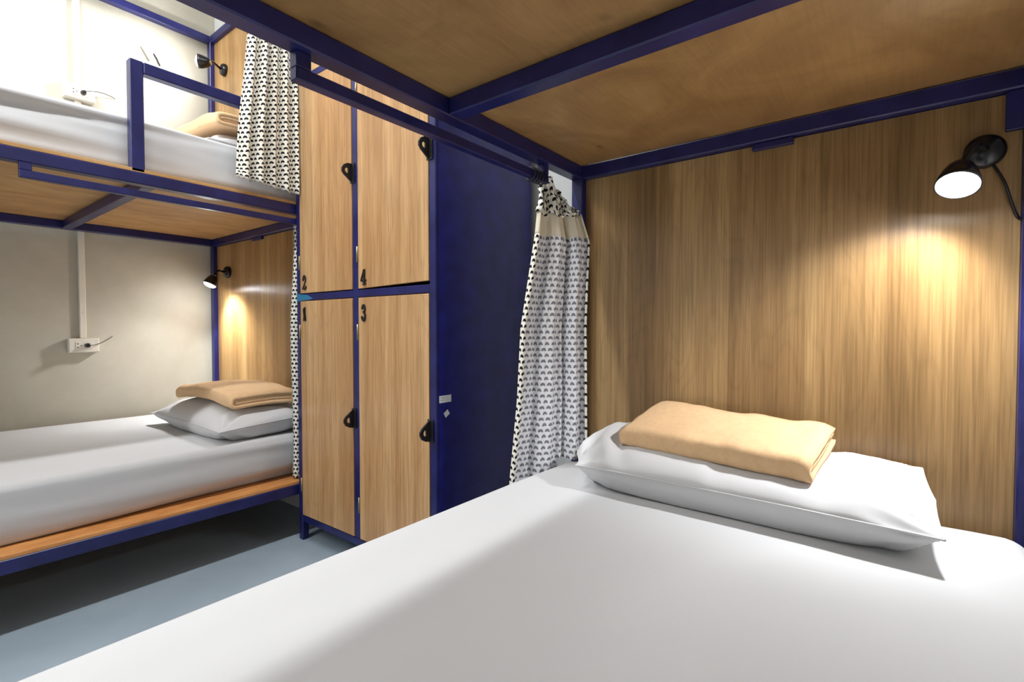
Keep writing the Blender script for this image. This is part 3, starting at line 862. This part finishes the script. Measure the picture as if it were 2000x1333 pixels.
# ---------------------------------------------------------------- reading lamps
def reading_lamp(mount, head, aim, label, power, beam=(0.36, 0.33, -0.86), spill=0.5, spot=160, blend=0.6, sdir=None):
    """mount: point on the headboard; head: centre of the lit disc; aim: direction of the light"""
    t = thing('reading_lamp', mount, label, 'lamp', 'black reading lamps on the headboards')
    mount, head = Vector(mount), Vector(head); aim = Vector(aim).normalized()
    bm = bmesh.new()
    add_lathe(bm, mount, (-1, 0, 0), [(0.0, 0.034), (0.012, 0.034), (0.020, 0.030), (0.026, 0.018), (0.028, 0.010)], 32)
    link('wall_base', bm, BLACK, t, smooth=True)
    R = 0.034
    tail = head-aim*0.060
    jo = head-aim*0.054
    bm = bmesh.new()
    st = mount+Vector((-0.026, 0, 0))
    mid = (st+jo)/2+Vector((-0.012, 0, 0.018))
    add_tube(bm, spline([st, st.lerp(mid, 0.5)+Vector((-.006, 0, .004)), mid, mid.lerp(jo, 0.5)+Vector((-.004, 0, .004)), jo], 6), 0.006, 10)
    link('arm', bm, BLACK, t, smooth=True)
    bm = bmesh.new()
    _, u, v = frame_axes(aim)
    add_lathe(bm, jo-u*0.013, u, [(0, 0.009), (0.002, 0.010), (0.024, 0.010), (0.026, 0.009)], 18)
    link('knuckle', bm, CHROME, t, smooth=True)
    bm = bmesh.new()   # shade: turned shell, open at the front
    add_lathe(bm, tail, aim, [(0, 0.008), (0.002, 0.016), (0.010, 0.022), (0.024, 0.028), (0.045, R), (0.058, R+0.002), (0.058, R-0.001), (0.045, R-0.002), (0.03, 0.026)], 36)
    link('shade', bm, BLACK, t, smooth=True)
    bm = bmesh.new()
    add_lathe(bm, head-aim*0.006, aim, [(0, R-0.003), (0.006, R-0.004), (0.011, R-0.009), (0.015, R-0.018), (0.017, R-0.028)], 36)
    link('light_disc', bm, LED, t, smooth=True)
    # the reflector's beam, and the wide spill of the bulb's front
    for nm, dr, pw, ang, bl in (('reading_beam', beam, power, 108, 0.8), ('reading_spill', sdir or aim, power*spill, spot, blend)):
        if pw <= 0 or dr is None: continue
        l = bpy.data.lights.new(nm, 'SPOT'); l.energy = pw; l.color = READ_COL
        l.spot_size = math.radians(ang); l.spot_blend = bl; l.shadow_soft_size = 0.024
        lo = bpy.data.objects.new(nm, l); COL.objects.link(lo); lo.parent = t
        lo.location = head+aim*0.014-mount; lo.rotation_euler = Vector(dr).to_track_quat('-Z', 'Y').to_euler()
    return t
near_lamp = reading_lamp((1.4335, -0.138, 1.287), (1.300, -0.088, 1.196), (-0.56, 0.12, -0.82), 'lit black reading lamp on the large headboard of the near bed', READ_W*1.6, spill=0.68)
reading_lamp((1.3085, 3.115, 1.250), (1.190, 3.080, 1.166), (-0.42, 0.06, -0.90), 'lit black reading lamp in the lower berth of the left bunk', READ_W*2.2, beam=(0.42, -0.12, -0.90), spill=0.95, sdir=(-0.36, -0.30, -0.88), spot=150, blend=1.0)
reading_lamp((1.3085, 3.125, 2.425), (1.120, 3.000, 2.360), (-0.80, 0.58, 0.02), 'black reading lamp turned to the wall in the upper berth', READ_W*1.0, beam=None, spill=1.0, spot=172, blend=0.8)

# lamp cords
bm = bmesh.new()
add_tube(bm, spline([(1.4300, -0.150, 1.262), (1.425, -0.168, 1.22), (1.428, -0.180, 1.175), (1.430, -0.190, 1.145), (1.405, -0.204, 1.12), (1.395, -0.225, 1.02), (1.400, -0.228, 0.80), (1.400, -0.236, 0.52)], 8), 0.0028, 8)
link('power_cord', bm, BLACK, near_lamp, smooth=True)

# ---------------------------------------------------------------- sockets, plugs and cable trunking on the plaster wall
def socket(x0, x1, z0, z1, label, plug_label):
    y = WL
    t = thing('wall_socket', ((x0+x1)/2, y, (z0+z1)/2), label, 'socket', 'surface-mounted wall sockets')
    box('back_box', x0, x1, y-0.034, y-0.0005, z0, z1, PLASTIC, t, 0.003)
    box('face_plate', x0+0.002, x1-0.002, y-0.039, y-0.034, z0+0.002, z1-0.002, PLASTIC, t, 0.002)
    cx, cz = (x0+x1)/2, (z0+z1)/2
    box('insert', cx-0.034, cx+0.034, y-0.041, y-0.039, cz-0.019, cz+0.019, PLASTIC, t, 0.001)
    for sx in (-0.022,):
        for dz in (0.0085, -0.0085):
            bm = bmesh.new(); add_lathe(bm, (cx+sx-0.004, y-0.0412, cz+dz), (0, -1, 0), [(0, 0.0030), (0.0004, 0.0030)], 12); link('slot', bm, SOCKM, t)
        bm = bmesh.new(); add_lathe(bm, (cx+sx+0.009, y-0.0412, cz), (0, -1, 0), [(0, 0.0025), (0.0004, 0.0025)], 12); link('slot', bm, SOCKM, t)
    px = cx+0.012
    p = thing('power_plug', (px, y-0.043, cz), plug_label, 'plug', 'black plugs in the wall sockets')
    bm = bmesh.new(); add_lathe(bm, (px, y-0.0415, cz), (0, -1, 0), [(0, 0.012), (0.010, 0.012), (0.022, 0.009), (0.030, 0.006)], 14)
    link('plug_body', bm, BLACK, p, smooth=True)
    return p, Vector((px, y-0.0715, cz))
p, q = socket(0.618, 0.742, 0.797, 0.869, 'white double wall socket in the lower berth below the trunking', 'black plug with a thin cord in the lower wall socket')
bm = bmesh.new(); add_tube(bm, spline([q+Vector((0, .004, 0)), q+Vector((0.018, -0.003, 0.002)), q+Vector((0.06, 0.03, 0.014)), q+Vector((0.10, 0.058, 0.036)), q+Vector((0.112, 0.067, 0.046))], 8), 0.0017, 8)
# keep only the visible upper run
link('cord', bm, BLACK, p, smooth=True)
p, q = socket(0.622, 0.746, 2.080, 2.152, 'white double wall socket in the upper berth of the left bunk', 'black plug with a thin cord in the upper wall socket')
bm = bmesh.new(); add_tube(bm, spline([q+Vector((0, .004, 0)), q+Vector((0.02, -0.003, 0.006)), q+Vector((0.07, 0.03, 0.028)), q+Vector((0.12, 0.058, 0.034)), q+Vector((0.14, 0.067, 0.030))], 8), 0.0017, 8)
link('cord', bm, BLACK, p, smooth=True)
def trunk(z0, z1, label):
    t = thing('cable_trunking', (0.68, WL, z0), label, 'trunking', 'white cable trunking on the plaster wall')
    box('channel', 0.667, 0.695, WL-0.014, WL-0.0005, z0, z1, PLASTIC, t, 0.001)
    box('lid', 0.669, 0.693, WL-0.017, WL-0.0141, z0+.001, z1-.001, PLASTIC, t, 0.001)
    bm = bmesh.new(); add_lathe(bm, (0.681, WL-0.0172, z0+0.13), (0, -1, 0), [(0, 0.003), (0.001, 0.0025)], 12); link('screw', bm, CHROME, t)
trunk(0.8695, 2.0795, 'white vertical cable trunking rising from the lower wall socket')
trunk(2.1525, CEIL_Z-0.0005, 'white vertical cable trunking rising from the upper wall socket')

# small label and dark clip on the wall of the upper berth
t = thing('wall_label', (1.0, WL, 2.44), 'small pale paper label with a dark clip on the upper berth wall', 'label')
bm = bmesh.new()
vs = [(0.955, 2.475), (0.985, 2.480), (1.025, 2.425), (0.995, 2.405)]
a = [bm.verts.new((x, WL-0.012+0.008*math.sin(i*1.7), z)) for i, (x, z) in enumerate(vs)]; bm.faces.new(a)
r_ = bmesh.ops.extrude_face_region(bm, geom=list(bm.faces))
for v in [k for k in r_['geom'] if isinstance(k, bmesh.types.BMVert)]: v.co.y += 0.0008
link('paper_tag', bm, TAGM, t)
bm = bmesh.new(); add_tube(bm, [(1.015, WL-0.006, 2.462), (1.030, WL-0.010, 2.435), (1.045, WL-0.006, 2.405)], [0.003, 0.004, 0.003], 8)
link('clip', bm, BLACKM, t, smooth=True)
